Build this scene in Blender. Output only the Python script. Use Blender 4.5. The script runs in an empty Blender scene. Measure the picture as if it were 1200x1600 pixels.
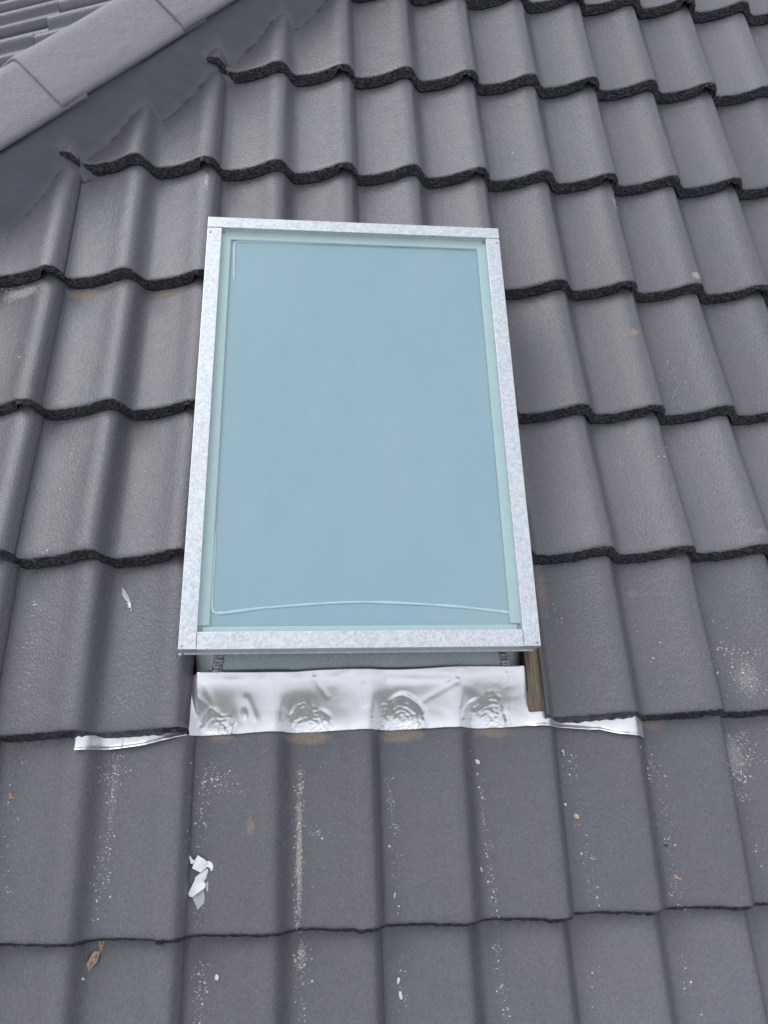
import bpy, bmesh, math, random
import numpy as np
from mathutils import Matrix, Vector

scene = bpy.context.scene
random.seed(7)
rng = np.random.default_rng(7)

# ------------------------------------------------------------------ camera, light, exposure
PITCH = math.radians(20)
# roof frame: u across, v up the slope, n out of the roof; M puts it into the world
M = Matrix.Translation((0, 0, 4.0)) @ Matrix.Rotation(PITCH, 4, 'X')

cam = bpy.data.cameras.new('camera')
cam_ob = bpy.data.objects.new('camera', cam)
scene.collection.objects.link(cam_ob)
cam.sensor_fit = 'HORIZONTAL'
cam.sensor_width = 36
cam.lens = 36 * 1191.65 / 1200
cam.clip_start = 0.02
cam.clip_end = 4000
_r, _d, _f = (0.9954, -0.0385, 0.0878), (-0.0039, -0.9312, -0.3644), (0.0958, 0.3624, -0.9271)
_c = (0.21476, 0.16981, 1.27307)
cm = Matrix(((_r[0], -_d[0], -_f[0], _c[0]), (_r[1], -_d[1], -_f[1], _c[1]), (_r[2], -_d[2], -_f[2], _c[2]), (0, 0, 0, 1)))
cam_ob.matrix_world = M @ cm
scene.camera = cam_ob

SUN_DIR = Vector((-0.52, 0.42, 0.74)).normalized()          # towards the sun
world = bpy.data.worlds.new('World')
scene.world = world
world.use_nodes = True
nt = world.node_tree
nt.nodes.clear()
sky = nt.nodes.new('ShaderNodeTexSky')
sky.sky_type = 'NISHITA'
sky.sun_disc = False
sky.sun_elevation = math.asin(SUN_DIR.z)
sky.sun_rotation = math.atan2(SUN_DIR.x, SUN_DIR.y)
sky.dust_density = 3.0
sky.air_density = 1.0
hsv = nt.nodes.new('ShaderNodeHueSaturation')               # thin overcast: the blue is washed out
hsv.inputs['Saturation'].default_value = 0.45
bg = nt.nodes.new('ShaderNodeBackground')
bg.inputs['Strength'].default_value = 0.12
CLOUD = 8.2                                                 # zenith brightness of the cloud, in the sky texture's units
# bright overcast: a cloud layer, twice as bright overhead as at the horizon, with soft structure
tcw = nt.nodes.new('ShaderNodeTexCoord')
sp = nt.nodes.new('ShaderNodeSeparateXYZ')
up = nt.nodes.new('ShaderNodeMapRange')
up.inputs['From Min'].default_value = 0.0
up.inputs['From Max'].default_value = 1.0
up.inputs['To Min'].default_value = CLOUD / 2.0
up.inputs['To Max'].default_value = CLOUD
cn = nt.nodes.new('ShaderNodeTexNoise')
cn.inputs['Scale'].default_value = 2.6
cn.inputs['Detail'].default_value = 4
cr = nt.nodes.new('ShaderNodeValToRGB')
cr.color_ramp.elements[0].position = 0.30
cr.color_ramp.elements[0].color = (0.76, 0.80, 0.88, 1)
cr.color_ramp.elements[1].position = 0.72
cr.color_ramp.elements[1].color = (1.02, 1.05, 1.11, 1)
cl = nt.nodes.new('ShaderNodeMixRGB')
cl.blend_type = 'MULTIPLY'
cl.inputs[0].default_value = 1
mx = nt.nodes.new('ShaderNodeMixRGB')
mx.inputs[0].default_value = 0.85
out = nt.nodes.new('ShaderNodeOutputWorld')
L = nt.links.new
L(tcw.outputs['Generated'], sp.inputs[0])
L(sp.outputs['Z'], up.inputs['Value'])
L(tcw.outputs['Generated'], cn.inputs['Vector'])
L(cn.outputs['Fac'], cr.inputs['Fac'])
L(up.outputs[0], cl.inputs[1])
L(cr.outputs[0], cl.inputs[2])
L(sky.outputs[0], hsv.inputs['Color'])
L(hsv.outputs[0], mx.inputs[1])
L(cl.outputs[0], mx.inputs[2])
L(mx.outputs[0], bg.inputs['Color'])
L(bg.outputs[0], out.inputs['Surface'])

sun = bpy.data.lights.new('sun', 'SUN')
sun.energy = 1.2
sun.angle = math.radians(36)
sun.color = (1.0, 0.99, 0.98)
sun_ob = bpy.data.objects.new('sun', sun)
scene.collection.objects.link(sun_ob)
sun_ob.rotation_euler = (-SUN_DIR).to_track_quat('-Z', 'Y').to_euler()

vs = scene.view_settings
vs.view_transform = 'Standard'
vs.look = 'None'
vs.gamma = 1
vs.use_curve_mapping = False
vs.exposure = 0.40

# ------------------------------------------------------------------ helpers
def link(o):
    scene.collection.objects.link(o)
    return o


def mesh_obj(name, verts, faces, mats, parent=None, smooth=True, matrix=None):
    me = bpy.data.meshes.new(name)
    me.from_pydata([tuple(map(float, v)) for v in verts], [], [tuple(map(int, f)) for f in faces])
    if smooth:
        me.polygons.foreach_set('use_smooth', [True] * len(me.polygons))
    for m in (mats if isinstance(mats, (list, tuple)) else [mats]):
        me.materials.append(m)
    me.update()
    o = bpy.data.objects.new(name, me)
    link(o)
    if parent:
        o.parent = parent
    if matrix is not None:
        o.matrix_local = matrix
    return o


def bm_obj(name, bm, mats, parent=None, smooth=False, matrix=None):
    me = bpy.data.meshes.new(name)
    bm.normal_update()
    bm.to_mesh(me)
    bm.free()
    if smooth:
        me.polygons.foreach_set('use_smooth', [True] * len(me.polygons))
    for m in (mats if isinstance(mats, (list, tuple)) else [mats]):
        me.materials.append(m)
    o = bpy.data.objects.new(name, me)
    link(o)
    if parent:
        o.parent = parent
    if matrix is not None:
        o.matrix_local = matrix
    return o


def add_box(bm, lo, hi, bevel=0.0, seg=2):
    r = bmesh.ops.create_cube(bm, size=1)
    vsx = r['verts']
    for v in vsx:
        v.co = Vector([lo[i] + (v.co[i] + 0.5) * (hi[i] - lo[i]) for i in range(3)])
    if bevel:
        ed = list({e for v in vsx for e in v.link_edges})
        bmesh.ops.bevel(bm, geom=ed, offset=bevel, segments=seg, affect='EDGES', profile=0.6)


def thing(name, label, cat, matrix=None, group=None):
    o = link(bpy.data.objects.new(name, None))
    o.empty_display_size = 0.1
    if matrix is not None:
        o.matrix_world = matrix
    o['label'] = label
    o['category'] = cat
    if group:
        o['group'] = group
    return o


def tag(o, label, cat, group=None):
    o['label'] = label
    o['category'] = cat
    if group:
        o['group'] = group
    return o


def hash2(ix, iy, seed):
    h = np.sin(ix * 127.1 + iy * 311.7 + seed * 74.7) * 43758.5453
    return h - np.floor(h)


def vnoise(x, y, seed=0):
    x = np.asarray(x, float)
    y = np.asarray(y, float)
    ix, iy = np.floor(x), np.floor(y)
    fx, fy = x - ix, y - iy
    fx = fx * fx * (3 - 2 * fx)
    fy = fy * fy * (3 - 2 * fy)
    a = hash2(ix, iy, seed) * (1 - fx) + hash2(ix + 1, iy, seed) * fx
    b = hash2(ix, iy + 1, seed) * (1 - fx) + hash2(ix + 1, iy + 1, seed) * fx
    return a * (1 - fy) + b * fy - 0.5


def fbm(x, y, seed=0, octv=3):
    r, a = 0, 1.0
    for i in range(octv):
        r = r + a * vnoise(x * 2 ** i, y * 2 ** i, seed + i * 13)
        a *= 0.5
    return r


# ------------------------------------------------------------------ materials
class Mat:
    def __init__(self, name):
        self.m = bpy.data.materials.new(name)
        self.m.use_nodes = True
        self.t = self.m.node_tree
        self.p = self.t.nodes['Principled BSDF']
        self.out = self.t.nodes['Material Output']

    def n(self, kind, **kw):
        nd = self.t.nodes.new('ShaderNode' + kind)
        for k, v in kw.items():
            if k in nd.inputs:
                nd.inputs[k].default_value = v
            else:
                setattr(nd, k, v)
        return nd

    def l(self, a, b):
        self.t.links.new(a, b)

    def noise(self, vec, scale, detail=3, rough=0.5):
        nd = self.n('TexNoise', Scale=scale, Detail=detail, Roughness=rough)
        self.l(vec, nd.inputs['Vector'])
        return nd.outputs['Fac']

    def ramp(self, fac, stops):
        nd = self.n('ValToRGB')
        el = nd.color_ramp.elements
        while len(el) < len(stops):
            el.new(0.5)
        for e, (p, c) in zip(el, stops):
            e.position = p
            e.color = (c if isinstance(c, tuple) else (c, c, c)) + (1,)
        self.l(fac, nd.inputs['Fac'])
        return nd.outputs['Color']

    def mix(self, fac, a, b, blend='MIX'):
        nd = self.n('MixRGB', blend_type=blend)
        for i, x in enumerate((fac, a, b)):
            if isinstance(x, (int, float)):
                nd.inputs[i].default_value = x if i == 0 else (x, x, x, 1)
            elif isinstance(x, tuple):
                nd.inputs[i].default_value = x + (1,)
            else:
                self.l(x, nd.inputs[i])
        return nd.outputs[0]

    def math(self, op, a, b=0.0):
        nd = self.n('Math', operation=op)
        for i, x in enumerate((a, b)):
            if isinstance(x, (int, float)):
                nd.inputs[i].default_value = x
            else:
                self.l(x, nd.inputs[i])
        return nd.outputs[0]

    def pos(self):
        return self.n('NewGeometry').outputs['Position']

    def objc(self):
        return self.n('TexCoord').outputs['Object']

    def mapping(self, vec, scale=(1, 1, 1), rot=(0, 0, 0)):
        nd = self.n('Mapping', Scale=scale, Rotation=rot)
        self.l(vec, nd.inputs['Vector'])
        return nd.outputs[0]

    def bump(self, h, strength, dist, prev=None):
        nd = self.n('Bump', Strength=strength, Distance=dist)
        self.l(h, nd.inputs['Height'])
        if prev is not None:
            self.l(prev, nd.inputs['Normal'])
        self.l(nd.outputs[0], self.p.inputs['Normal'])
        return nd.outputs[0]

    def set(self, **kw):
        for k, v in kw.items():
            k = k.replace('_', ' ')
            if isinstance(v, (int, float)):
                self.p.inputs[k].default_value = v
            elif isinstance(v, tuple):
                self.p.inputs[k].default_value = v + (1,)
            else:
                self.l(v, self.p.inputs[k])
        return self


def tile_material():
    a = Mat('painted_concrete_tile')
    P = a.pos()
    at = a.n('VertexColor', layer_name='mark')
    sep = a.n('SeparateColor')
    a.l(at.outputs['Color'], sep.inputs[0])
    butt, tan, dust = sep.outputs[0], sep.outputs[1], sep.outputs[2]
    pv0 = a.mapping(P, (1, 0.55, 1))
    rnd = a.n('ObjectInfo').outputs['Random']
    big = a.noise(P, 5.5, 4, 0.6)
    mid = a.noise(P, 38, 4, 0.6)
    col = a.mix(a.ramp(big, [(0.40, 0.0), (0.60, 1.0)]), (0.122, 0.117, 0.134), (0.112, 0.118, 0.136))
    col = a.mix(a.ramp(mid, [(0.3, 0.0), (0.75, 0.30)]), col, (0.140, 0.133, 0.146))
    col = a.mix(1.0, col, a.ramp(rnd, [(0, 0.86), (1, 1.14)]), 'MULTIPLY')
    # ingrained dust along the pans and tan, unpainted bands at the head laps
    fine = a.noise(P, 420, 2, 0.7)
    ragged = a.noise(P, 90, 4, 0.7)
    tf = a.math('MULTIPLY', tan, 1.0)
    tf = a.ramp(a.math('ADD', tf, a.math('MULTIPLY', a.math('SUBTRACT', ragged, 0.5), 1.3)), [(0.35, 0.0), (1.05, 1.0)])
    tcol = a.mix(fine, (0.20, 0.155, 0.125), (0.34, 0.275, 0.22))
    col = a.mix(a.math('MULTIPLY', tf, 0.85), col, tcol)
    df = a.ramp(a.math('ADD', dust, a.math('MULTIPLY', a.math('SUBTRACT', fine, 0.5), 1.6)), [(0.62, 0.0), (0.86, 1.0)])
    col = a.mix(a.math('MULTIPLY', df, 0.55), col, (0.42, 0.40, 0.37))
    # scattered minute paint specks everywhere
    vo = a.n('TexVoronoi', Scale=210.0)
    a.l(P, vo.inputs['Vector'])
    spk = a.ramp(vo.outputs['Distance'], [(0.06, 1.0), (0.13, 0.0)])
    gate = a.ramp(a.noise(P, 17, 3, 0.6), [(0.56, 0.0), (0.68, 1.0)])
    col = a.mix(a.math('MULTIPLY', a.math('MULTIPLY', spk, gate), 0.5), col, (0.34, 0.34, 0.34))
    grain = a.noise(pv0, 260, 3, 0.65)
    col = a.mix(1.0, col, a.ramp(grain, [(0.30, 0.85), (0.72, 1.16)]), 'MULTIPLY')
    # coarse dark edge of the concrete, partly shade and highlights put into colour
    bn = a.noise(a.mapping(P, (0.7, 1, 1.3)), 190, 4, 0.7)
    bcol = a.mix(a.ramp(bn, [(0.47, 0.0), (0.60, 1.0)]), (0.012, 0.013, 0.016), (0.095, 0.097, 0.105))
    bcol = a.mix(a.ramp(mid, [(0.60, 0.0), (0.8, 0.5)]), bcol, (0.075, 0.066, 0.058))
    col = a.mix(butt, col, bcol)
    rough = a.mix(mid, 0.26, 0.40)
    rough = a.mix(tf, rough, 0.85)
    a.set(Base_Color=col, Roughness=rough, Specular_IOR_Level=0.5)
    # orange-peel paint, slightly drawn out down the slope
    pv = a.mapping(P, (1, 0.62, 1))
    h1 = a.noise(pv, 300, 3, 0.6)
    h2 = a.noise(P, 26, 3, 0.5)
    b1 = a.bump(h1, 0.72, 0.0018)
    b2 = a.bump(h2, 0.35, 0.004, b1)
    nb = a.n('Bump', Distance=0.007)
    a.l(bn, nb.inputs['Height'])
    a.l(b2, nb.inputs['Normal'])
    a.l(a.math('MULTIPLY', butt, 1.0), nb.inputs['Strength'])
    a.l(nb.outputs[0], a.p.inputs['Normal'])
    return a.m


def cap_material():
    a = Mat('painted_ridge_concrete')
    P = a.pos()
    big = a.noise(P, 7, 4, 0.6)
    col = a.mix(big, (0.225, 0.218, 0.238), (0.255, 0.248, 0.268))
    a.set(Base_Color=col, Roughness=0.52, Specular_IOR_Level=0.5)
    pv = a.mapping(P, (0.5, 1, 1))
    b1 = a.bump(a.noise(pv, 260, 4, 0.7), 0.9, 0.0022)
    a.bump(a.noise(P, 40, 3), 0.5, 0.005, b1)
    return a.m


def pointing_material():
    a = Mat('flexible_pointing')
    P = a.pos()
    at = a.n('VertexColor', layer_name='mark')
    sep = a.n('SeparateColor')
    a.l(at.outputs['Color'], sep.inputs[0])
    big = a.noise(P, 9, 4, 0.6)
    col = a.mix(big, (0.075, 0.083, 0.103), (0.090, 0.099, 0.120))
    over = a.ramp(a.math('ADD', sep.outputs[0], a.math('MULTIPLY', a.math('SUBTRACT', a.noise(P, 35, 3), 0.5), 0.7)), [(0.25, 0.0), (1.0, 1.0)])
    col = a.mix(over, col, (0.128, 0.126, 0.138))
    a.set(Base_Color=col, Roughness=a.mix(big, 0.40, 0.55))
    b1 = a.bump(a.noise(P, 60, 4, 0.6), 0.3, 0.003)
    a.bump(a.noise(P, 12, 3), 0.4, 0.008, b1)
    return a.m


def galv_material():
    a = Mat('galvanised_steel')
    P = a.objc()
    warp = a.n('TexNoise', Scale=60, Detail=2)
    a.l(P, warp.inputs['Vector'])
    wv = a.mix(0.012, P, warp.outputs['Color'], 'ADD')
    vo = a.n('TexVoronoi', Scale=300.0)
    a.l(wv, vo.inputs['Vector'])
    cell = a.n('SeparateColor')
    a.l(vo.outputs['Color'], cell.inputs[0])
    mot = a.noise(P, 130, 4, 0.7)
    g = a.math('ADD', a.math('MULTIPLY', cell.outputs[0], 0.5), a.math('MULTIPLY', mot, 0.6))
    col = a.ramp(g, [(0.25, (0.47, 0.505, 0.54)), (0.55, (0.57, 0.605, 0.64)), (0.85, (0.67, 0.705, 0.74))])
    a.set(Base_Color=col, Metallic=0.55, Roughness=a.ramp(g, [(0.3, 0.38), (0.8, 0.52)]))
    a.bump(cell.outputs[0], 0.06, 0.0008)
    return a.m


def tray_material():
    a = Mat('shaded_galvanised_tray')
    P = a.objc()
    n1 = a.noise(P, 30, 4, 0.7)
    n2 = a.noise(P, 300, 3, 0.7)
    col = a.mix(n1, (0.18, 0.22, 0.23), (0.30, 0.345, 0.355))  # shade of the overhanging frame put into a darker galvanised colour
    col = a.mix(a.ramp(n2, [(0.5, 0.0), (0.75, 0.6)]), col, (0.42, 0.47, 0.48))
    a.set(Base_Color=col, Metallic=0.6, Roughness=a.mix(n1, 0.35, 0.55))
    a.bump(n2, 0.15, 0.0008)
    return a.m


def lead_material():
    a = Mat('soft_aluminium_flashing')
    P = a.objc()
    n1 = a.noise(P, 14, 4, 0.6)
    n2 = a.noise(a.mapping(P, (3, 0.6, 1)), 90, 3, 0.6)
    col = a.mix(n1, (0.78, 0.78, 0.80), (0.90, 0.90, 0.92))
    rg = a.mix(n1, 0.24, 0.44)
    rg = a.mix(a.ramp(n2, [(0.55, 0.0), (0.7, 0.35)]), rg, 0.6)
    a.set(Base_Color=col, Metallic=0.80, Roughness=rg)
    b = a.bump(a.noise(P, 38, 3, 0.5), 0.16, 0.004)
    a.bump(a.noise(P, 170, 2, 0.5), 0.10, 0.0012, b)
    return a.m


def glass_material():
    m = bpy.data.materials.new('skylight_glass')
    m.use_nodes = True
    t = m.node_tree
    t.nodes.clear()
    o = t.nodes.new('ShaderNodeOutputMaterial')
    mixn = t.nodes.new('ShaderNodeMixShader')
    tr = t.nodes.new('ShaderNodeBsdfTransparent')
    tr.inputs[0].default_value = (0.955, 0.985, 0.985, 1)
    gl = t.nodes.new('ShaderNodeBsdfGlossy')
    gl.inputs['Roughness'].default_value = 0.03
    fr = t.nodes.new('ShaderNodeFresnel')
    fr.inputs['IOR'].default_value = 1.75
    tc = t.nodes.new('ShaderNodeTexCoord')
    nz = t.nodes.new('ShaderNodeTexNoise')
    nz.inputs['Scale'].default_value = 3.0
    bp = t.nodes.new('ShaderNodeBump')
    bp.inputs['Strength'].default_value = 0.04
    bp.inputs['Distance'].default_value = 0.02
    t.links.new(tc.outputs['Object'], nz.inputs['Vector'])
    t.links.new(nz.outputs['Fac'], bp.inputs['Height'])
    t.links.new(bp.outputs[0], gl.inputs['Normal'])
    ge = t.nodes.new('ShaderNodeNewGeometry')
    front = t.nodes.new('ShaderNodeMath')
    front.operation = 'SUBTRACT'
    front.inputs[0].default_value = 1.0
    ml = t.nodes.new('ShaderNodeMath')
    ml.operation = 'MULTIPLY'
    t.links.new(ge.outputs['Backfacing'], front.inputs[1])
    t.links.new(fr.outputs[0], ml.inputs[0])
    t.links.new(front.outputs[0], ml.inputs[1])
    t.links.new(ml.outputs[0], mixn.inputs[0])                # the outer face of the slab reflects, the inner one only lets light through
    t.links.new(tr.outputs[0], mixn.inputs[1])
    t.links.new(gl.outputs[0], mixn.inputs[2])
    # thin dust film in faint runs, also painting the mottle of reflected cloud
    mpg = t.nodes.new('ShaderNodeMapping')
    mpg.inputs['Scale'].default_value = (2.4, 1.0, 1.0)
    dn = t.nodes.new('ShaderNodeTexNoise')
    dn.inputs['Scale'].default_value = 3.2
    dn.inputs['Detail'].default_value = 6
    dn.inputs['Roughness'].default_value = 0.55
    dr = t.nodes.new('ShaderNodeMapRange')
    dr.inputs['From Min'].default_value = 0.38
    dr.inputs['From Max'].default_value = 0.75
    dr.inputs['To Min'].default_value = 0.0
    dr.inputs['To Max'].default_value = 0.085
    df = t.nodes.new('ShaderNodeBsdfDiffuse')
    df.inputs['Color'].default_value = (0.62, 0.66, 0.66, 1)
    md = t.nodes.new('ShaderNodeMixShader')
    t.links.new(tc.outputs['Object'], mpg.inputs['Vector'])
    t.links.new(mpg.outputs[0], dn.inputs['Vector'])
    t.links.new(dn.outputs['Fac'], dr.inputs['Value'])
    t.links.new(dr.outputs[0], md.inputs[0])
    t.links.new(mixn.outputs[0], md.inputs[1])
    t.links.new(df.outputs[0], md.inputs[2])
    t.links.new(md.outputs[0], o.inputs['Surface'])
    return m


def plain(name, c0, c1, scale, rough=0.6, bump=0.0, bdist=0.001, bscale=None, metallic=0.0, stretch=(1, 1, 1), obj=True):
    a = Mat(name)
    P = a.objc() if obj else a.pos()
    P = a.mapping(P, stretch)
    nz = a.noise(P, scale, 4, 0.6)
    a.set(Base_Color=a.mix(a.ramp(nz, [(0.3, 0.0), (0.7, 1.0)]), c0, c1), Roughness=rough, Metallic=metallic)
    if bump:
        a.bump(a.noise(P, bscale or scale, 3, 0.6), bump, bdist)
    return a.m


M_TILE = tile_material()
M_CAP = cap_material()
M_POINT = pointing_material()
M_GALV = galv_material()
M_TRAY = tray_material()
M_LEAD = lead_material()
M_GLASS = glass_material()
M_PANEL = plain('pale_blue_diffuser', (0.262, 0.397, 0.465), (0.277, 0.410, 0.475), 2.0, 0.5)
M_SPACER = plain('pale_green_spacer', (0.43, 0.55, 0.56), (0.47, 0.585, 0.585), 30, 0.5)
M_BEAD = plain('clear_white_sealant', (0.46, 0.59, 0.635), (0.56, 0.69, 0.72), 40, 0.35)
M_SOLDER = plain('dull_solder', (0.16, 0.16, 0.175), (0.42, 0.42, 0.44), 150, 0.36, 0.8, 0.002, 160, 0.7)
M_WOOD = plain('weathered_timber', (0.05, 0.04, 0.032), (0.34, 0.255, 0.17), 30, 0.85, 0.7, 0.002, 60, 0.0, (6, 0.35, 2))
M_DARK = plain('dark_underlay', (0.015, 0.015, 0.017), (0.03, 0.03, 0.03), 5, 0.9)
M_RUBBER = plain('dark_crumb', (0.03, 0.032, 0.038), (0.06, 0.06, 0.066), 60, 0.6, 0.5, 0.001)
M_PAPER = plain('white_paper', (0.74, 0.75, 0.77), (0.80, 0.81, 0.83), 60, 0.6, 0.25, 0.0008, 120)
M_GREYBIT = plain('grey_card', (0.38, 0.38, 0.38), (0.48, 0.48, 0.47), 260, 0.7, 0.3, 0.0006)
M_LEAF = plain('dry_leaf', (0.30, 0.17, 0.12), (0.52, 0.40, 0.30), 130, 0.75, 0.5, 0.0008, 200)
M_LEAF2 = plain('dry_leaf_middle', (0.14, 0.09, 0.055), (0.28, 0.20, 0.13), 160, 0.8, 0.5, 0.0008, 200)
M_FEATHER = plain('feather_vane', (0.36, 0.32, 0.30), (0.52, 0.47, 0.46), 200, 0.7, 0.3, 0.0005, 500)
M_DOWN = plain('feather_down', (0.66, 0.64, 0.66), (0.78, 0.76, 0.78), 200, 0.7)
M_CHIPW = plain('white_grit', (0.36, 0.37, 0.38), (0.68, 0.68, 0.68), 400, 0.6, obj=False)
M_CHIPC = plain('cream_grit', (0.32, 0.29, 0.23), (0.58, 0.54, 0.47), 400, 0.7, obj=False)
M_STONE = plain('tan_stone', (0.42, 0.30, 0.20), (0.60, 0.48, 0.34), 300, 0.8, 0.5, 0.0006)
M_STONEW = plain('pale_stone', (0.55, 0.55, 0.52), (0.72, 0.71, 0.68), 300, 0.75, 0.5, 0.0006)
M_ORANGE = plain('orange_bark', (0.34, 0.14, 0.07), (0.48, 0.24, 0.14), 300, 0.8)
M_GROUND = plain('ground_grass', (0.05, 0.075, 0.03), (0.10, 0.10, 0.06), 0.4, 0.95, obj=False)

# ------------------------------------------------------------------ ground
bm = bmesh.new()
bmesh.ops.create_grid(bm, x_segments=8, y_segments=8, size=1500)
g = bm_obj('ground', bm, M_GROUND)
g['kind'] = 'structure'
g['label'] = 'grassy ground around the house'

# ------------------------------------------------------------------ the roof surface
GAUGE = 0.2989
STEP = 0.0285
DEPTH = 0.034
C_DN = {-2: -0.05, -1: -0.04, 0: -0.024, 1: 0.0146, 2: 0.0246, 3: 0.0042, 4: -0.0086, 5: -0.0048, 6: -0.0037}
C_DV = {0: 0.0016, 1: 0.0043, 2: -0.0046, 3: -0.0057, 4: 0.0018, 5: 0.0009, 6: 0.0017}
C_DU = {0: 0.003, 1: -0.0033, 2: -0.0037}
PX = np.array([0, .04, .08, .12, .165, .21, .255, .32, .43, .55, .67, .76, .84, .91, .96, 1])
PY = np.array([1, .96, .80, .50, .21, .05, 0, .04, .12, .27, .46, .65, .84, .96, .995, 1])
_xs = np.linspace(-1, 2, 3001)
_ys = np.interp(_xs % 1.0, PX, PY)
_k = np.hanning(81)
_k /= _k.sum()
_sm = np.convolve(_ys, _k, 'same')


def prof(u):
    return -DEPTH * (1 - np.interp((np.asarray(u) / 0.15) % 1.0, _xs, _sm))


def nose(c):
    return c * GAUGE + C_DV.get(c, 0.0), C_DN.get(c, 0.0)


def slope_angle(c):
    v0, n0 = nose(c)
    v1, n1 = nose(c + 1)
    return math.atan2(n1 - STEP - n0, v1 - v0)


def surf1(u, v):
    c = int(math.floor(v / GAUGE))
    if v < nose(c)[0]:
        c -= 1
    if v >= nose(c + 1)[0]:
        c += 1
    v0, n0 = nose(c)
    v1, n1 = nose(c + 1)
    return n0 + (v - v0) / (v1 - v0) * (n1 - STEP - n0) + float(prof(u - C_DU.get(c, 0)))


surf = np.vectorize(surf1)

# plan of the hip: 45 degrees in plan; everything right of it is this slope
c20, s20 = math.cos(PITCH), math.sin(PITCH)
HIP_U0, HIP_V0 = -0.340, 1.67


def hip_side(wx, wy):
    return (wx - HIP_U0) - (wy - HIP_V0 * c20)


roof = thing('tiled_roof', 'dark grey painted concrete tile roof with a capped hip at upper left', 'roof', M)

# marks painted by use on the tiles: (u, v, half width u, half width v, channel, amount)
STAINS = [(-0.245, 1.178, 0.036, 0.016, 1, 1.0), (-0.195, 1.190, 0.03, 0.007, 1, 0.9), (-0.075, 1.184, 0.040, 0.013, 1, 0.95),
          (0.21, 0.284, 0.040, 0.013, 1, 1.0), (0.365, 0.284, 0.040, 0.013, 1, 1.0), (0.517, 0.286, 0.036, 0.012, 1, 0.9),
          (0.07, 0.290, 0.03, 0.010, 1, 0.7), (0.12, 0.153, 0.008, 0.022, 1, 0.5), (-0.03, 1.10, 0.018, 0.05, 1, 0.5),
          (0.887, 1.078, 0.013, 0.012, 1, 0.72), (1.05, 1.219, 0.014, 0.012, 2, 1.0), (0.63, 0.53, 0.014, 0.07, 1, 0.58),
          (0.80, 0.520, 0.012, 0.012, 1, 0.55), (0.80, 0.285, 0.03, 0.010, 1, 0.75), (0.17, 0.18, 0.012, 0.09, 1, 0.3),
          (0.195, 0.11, 0.007, 0.14, 2, 0.75), (0.197, -0.03, 0.010, 0.04, 2, 0.6), (-0.10, 0.2, 0.010, 0.08, 2, 0.5),
          (0.343, 0.18, 0.006, 0.06, 2, 0.5), (0.494, 0.15, 0.005, 0.09, 2, 0.5), (0.94, 0.23, 0.03, 0.05, 2, 0.62),
          (0.975, 0.36, 0.035, 0.05, 2, 0.55), (-0.36, 1.17, 0.05, 0.02, 2, 0.75), (-0.006, 1.45, 0.006, 0.03, 2, 0.75),
          (0.905, 1.43, 0.005, 0.03, 2, 0.7), (-0.11, 0.86, 0.02, 0.03, 1, 0.45), (0.62, 0.75, 0.01, 0.08, 1, 0.45),
          (-0.20, 0.82, 0.03, 0.03, 1, 0.45), (1.04, 0.62, 0.03, 0.01, 1, 0.5)]

S0, S1 = 0.007, 0.3215
_s = np.concatenate([np.linspace(S0, 0.028, 6), np.linspace(0.034, 0.277, 48), np.linspace(0.2815, S1, 11)])


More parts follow.
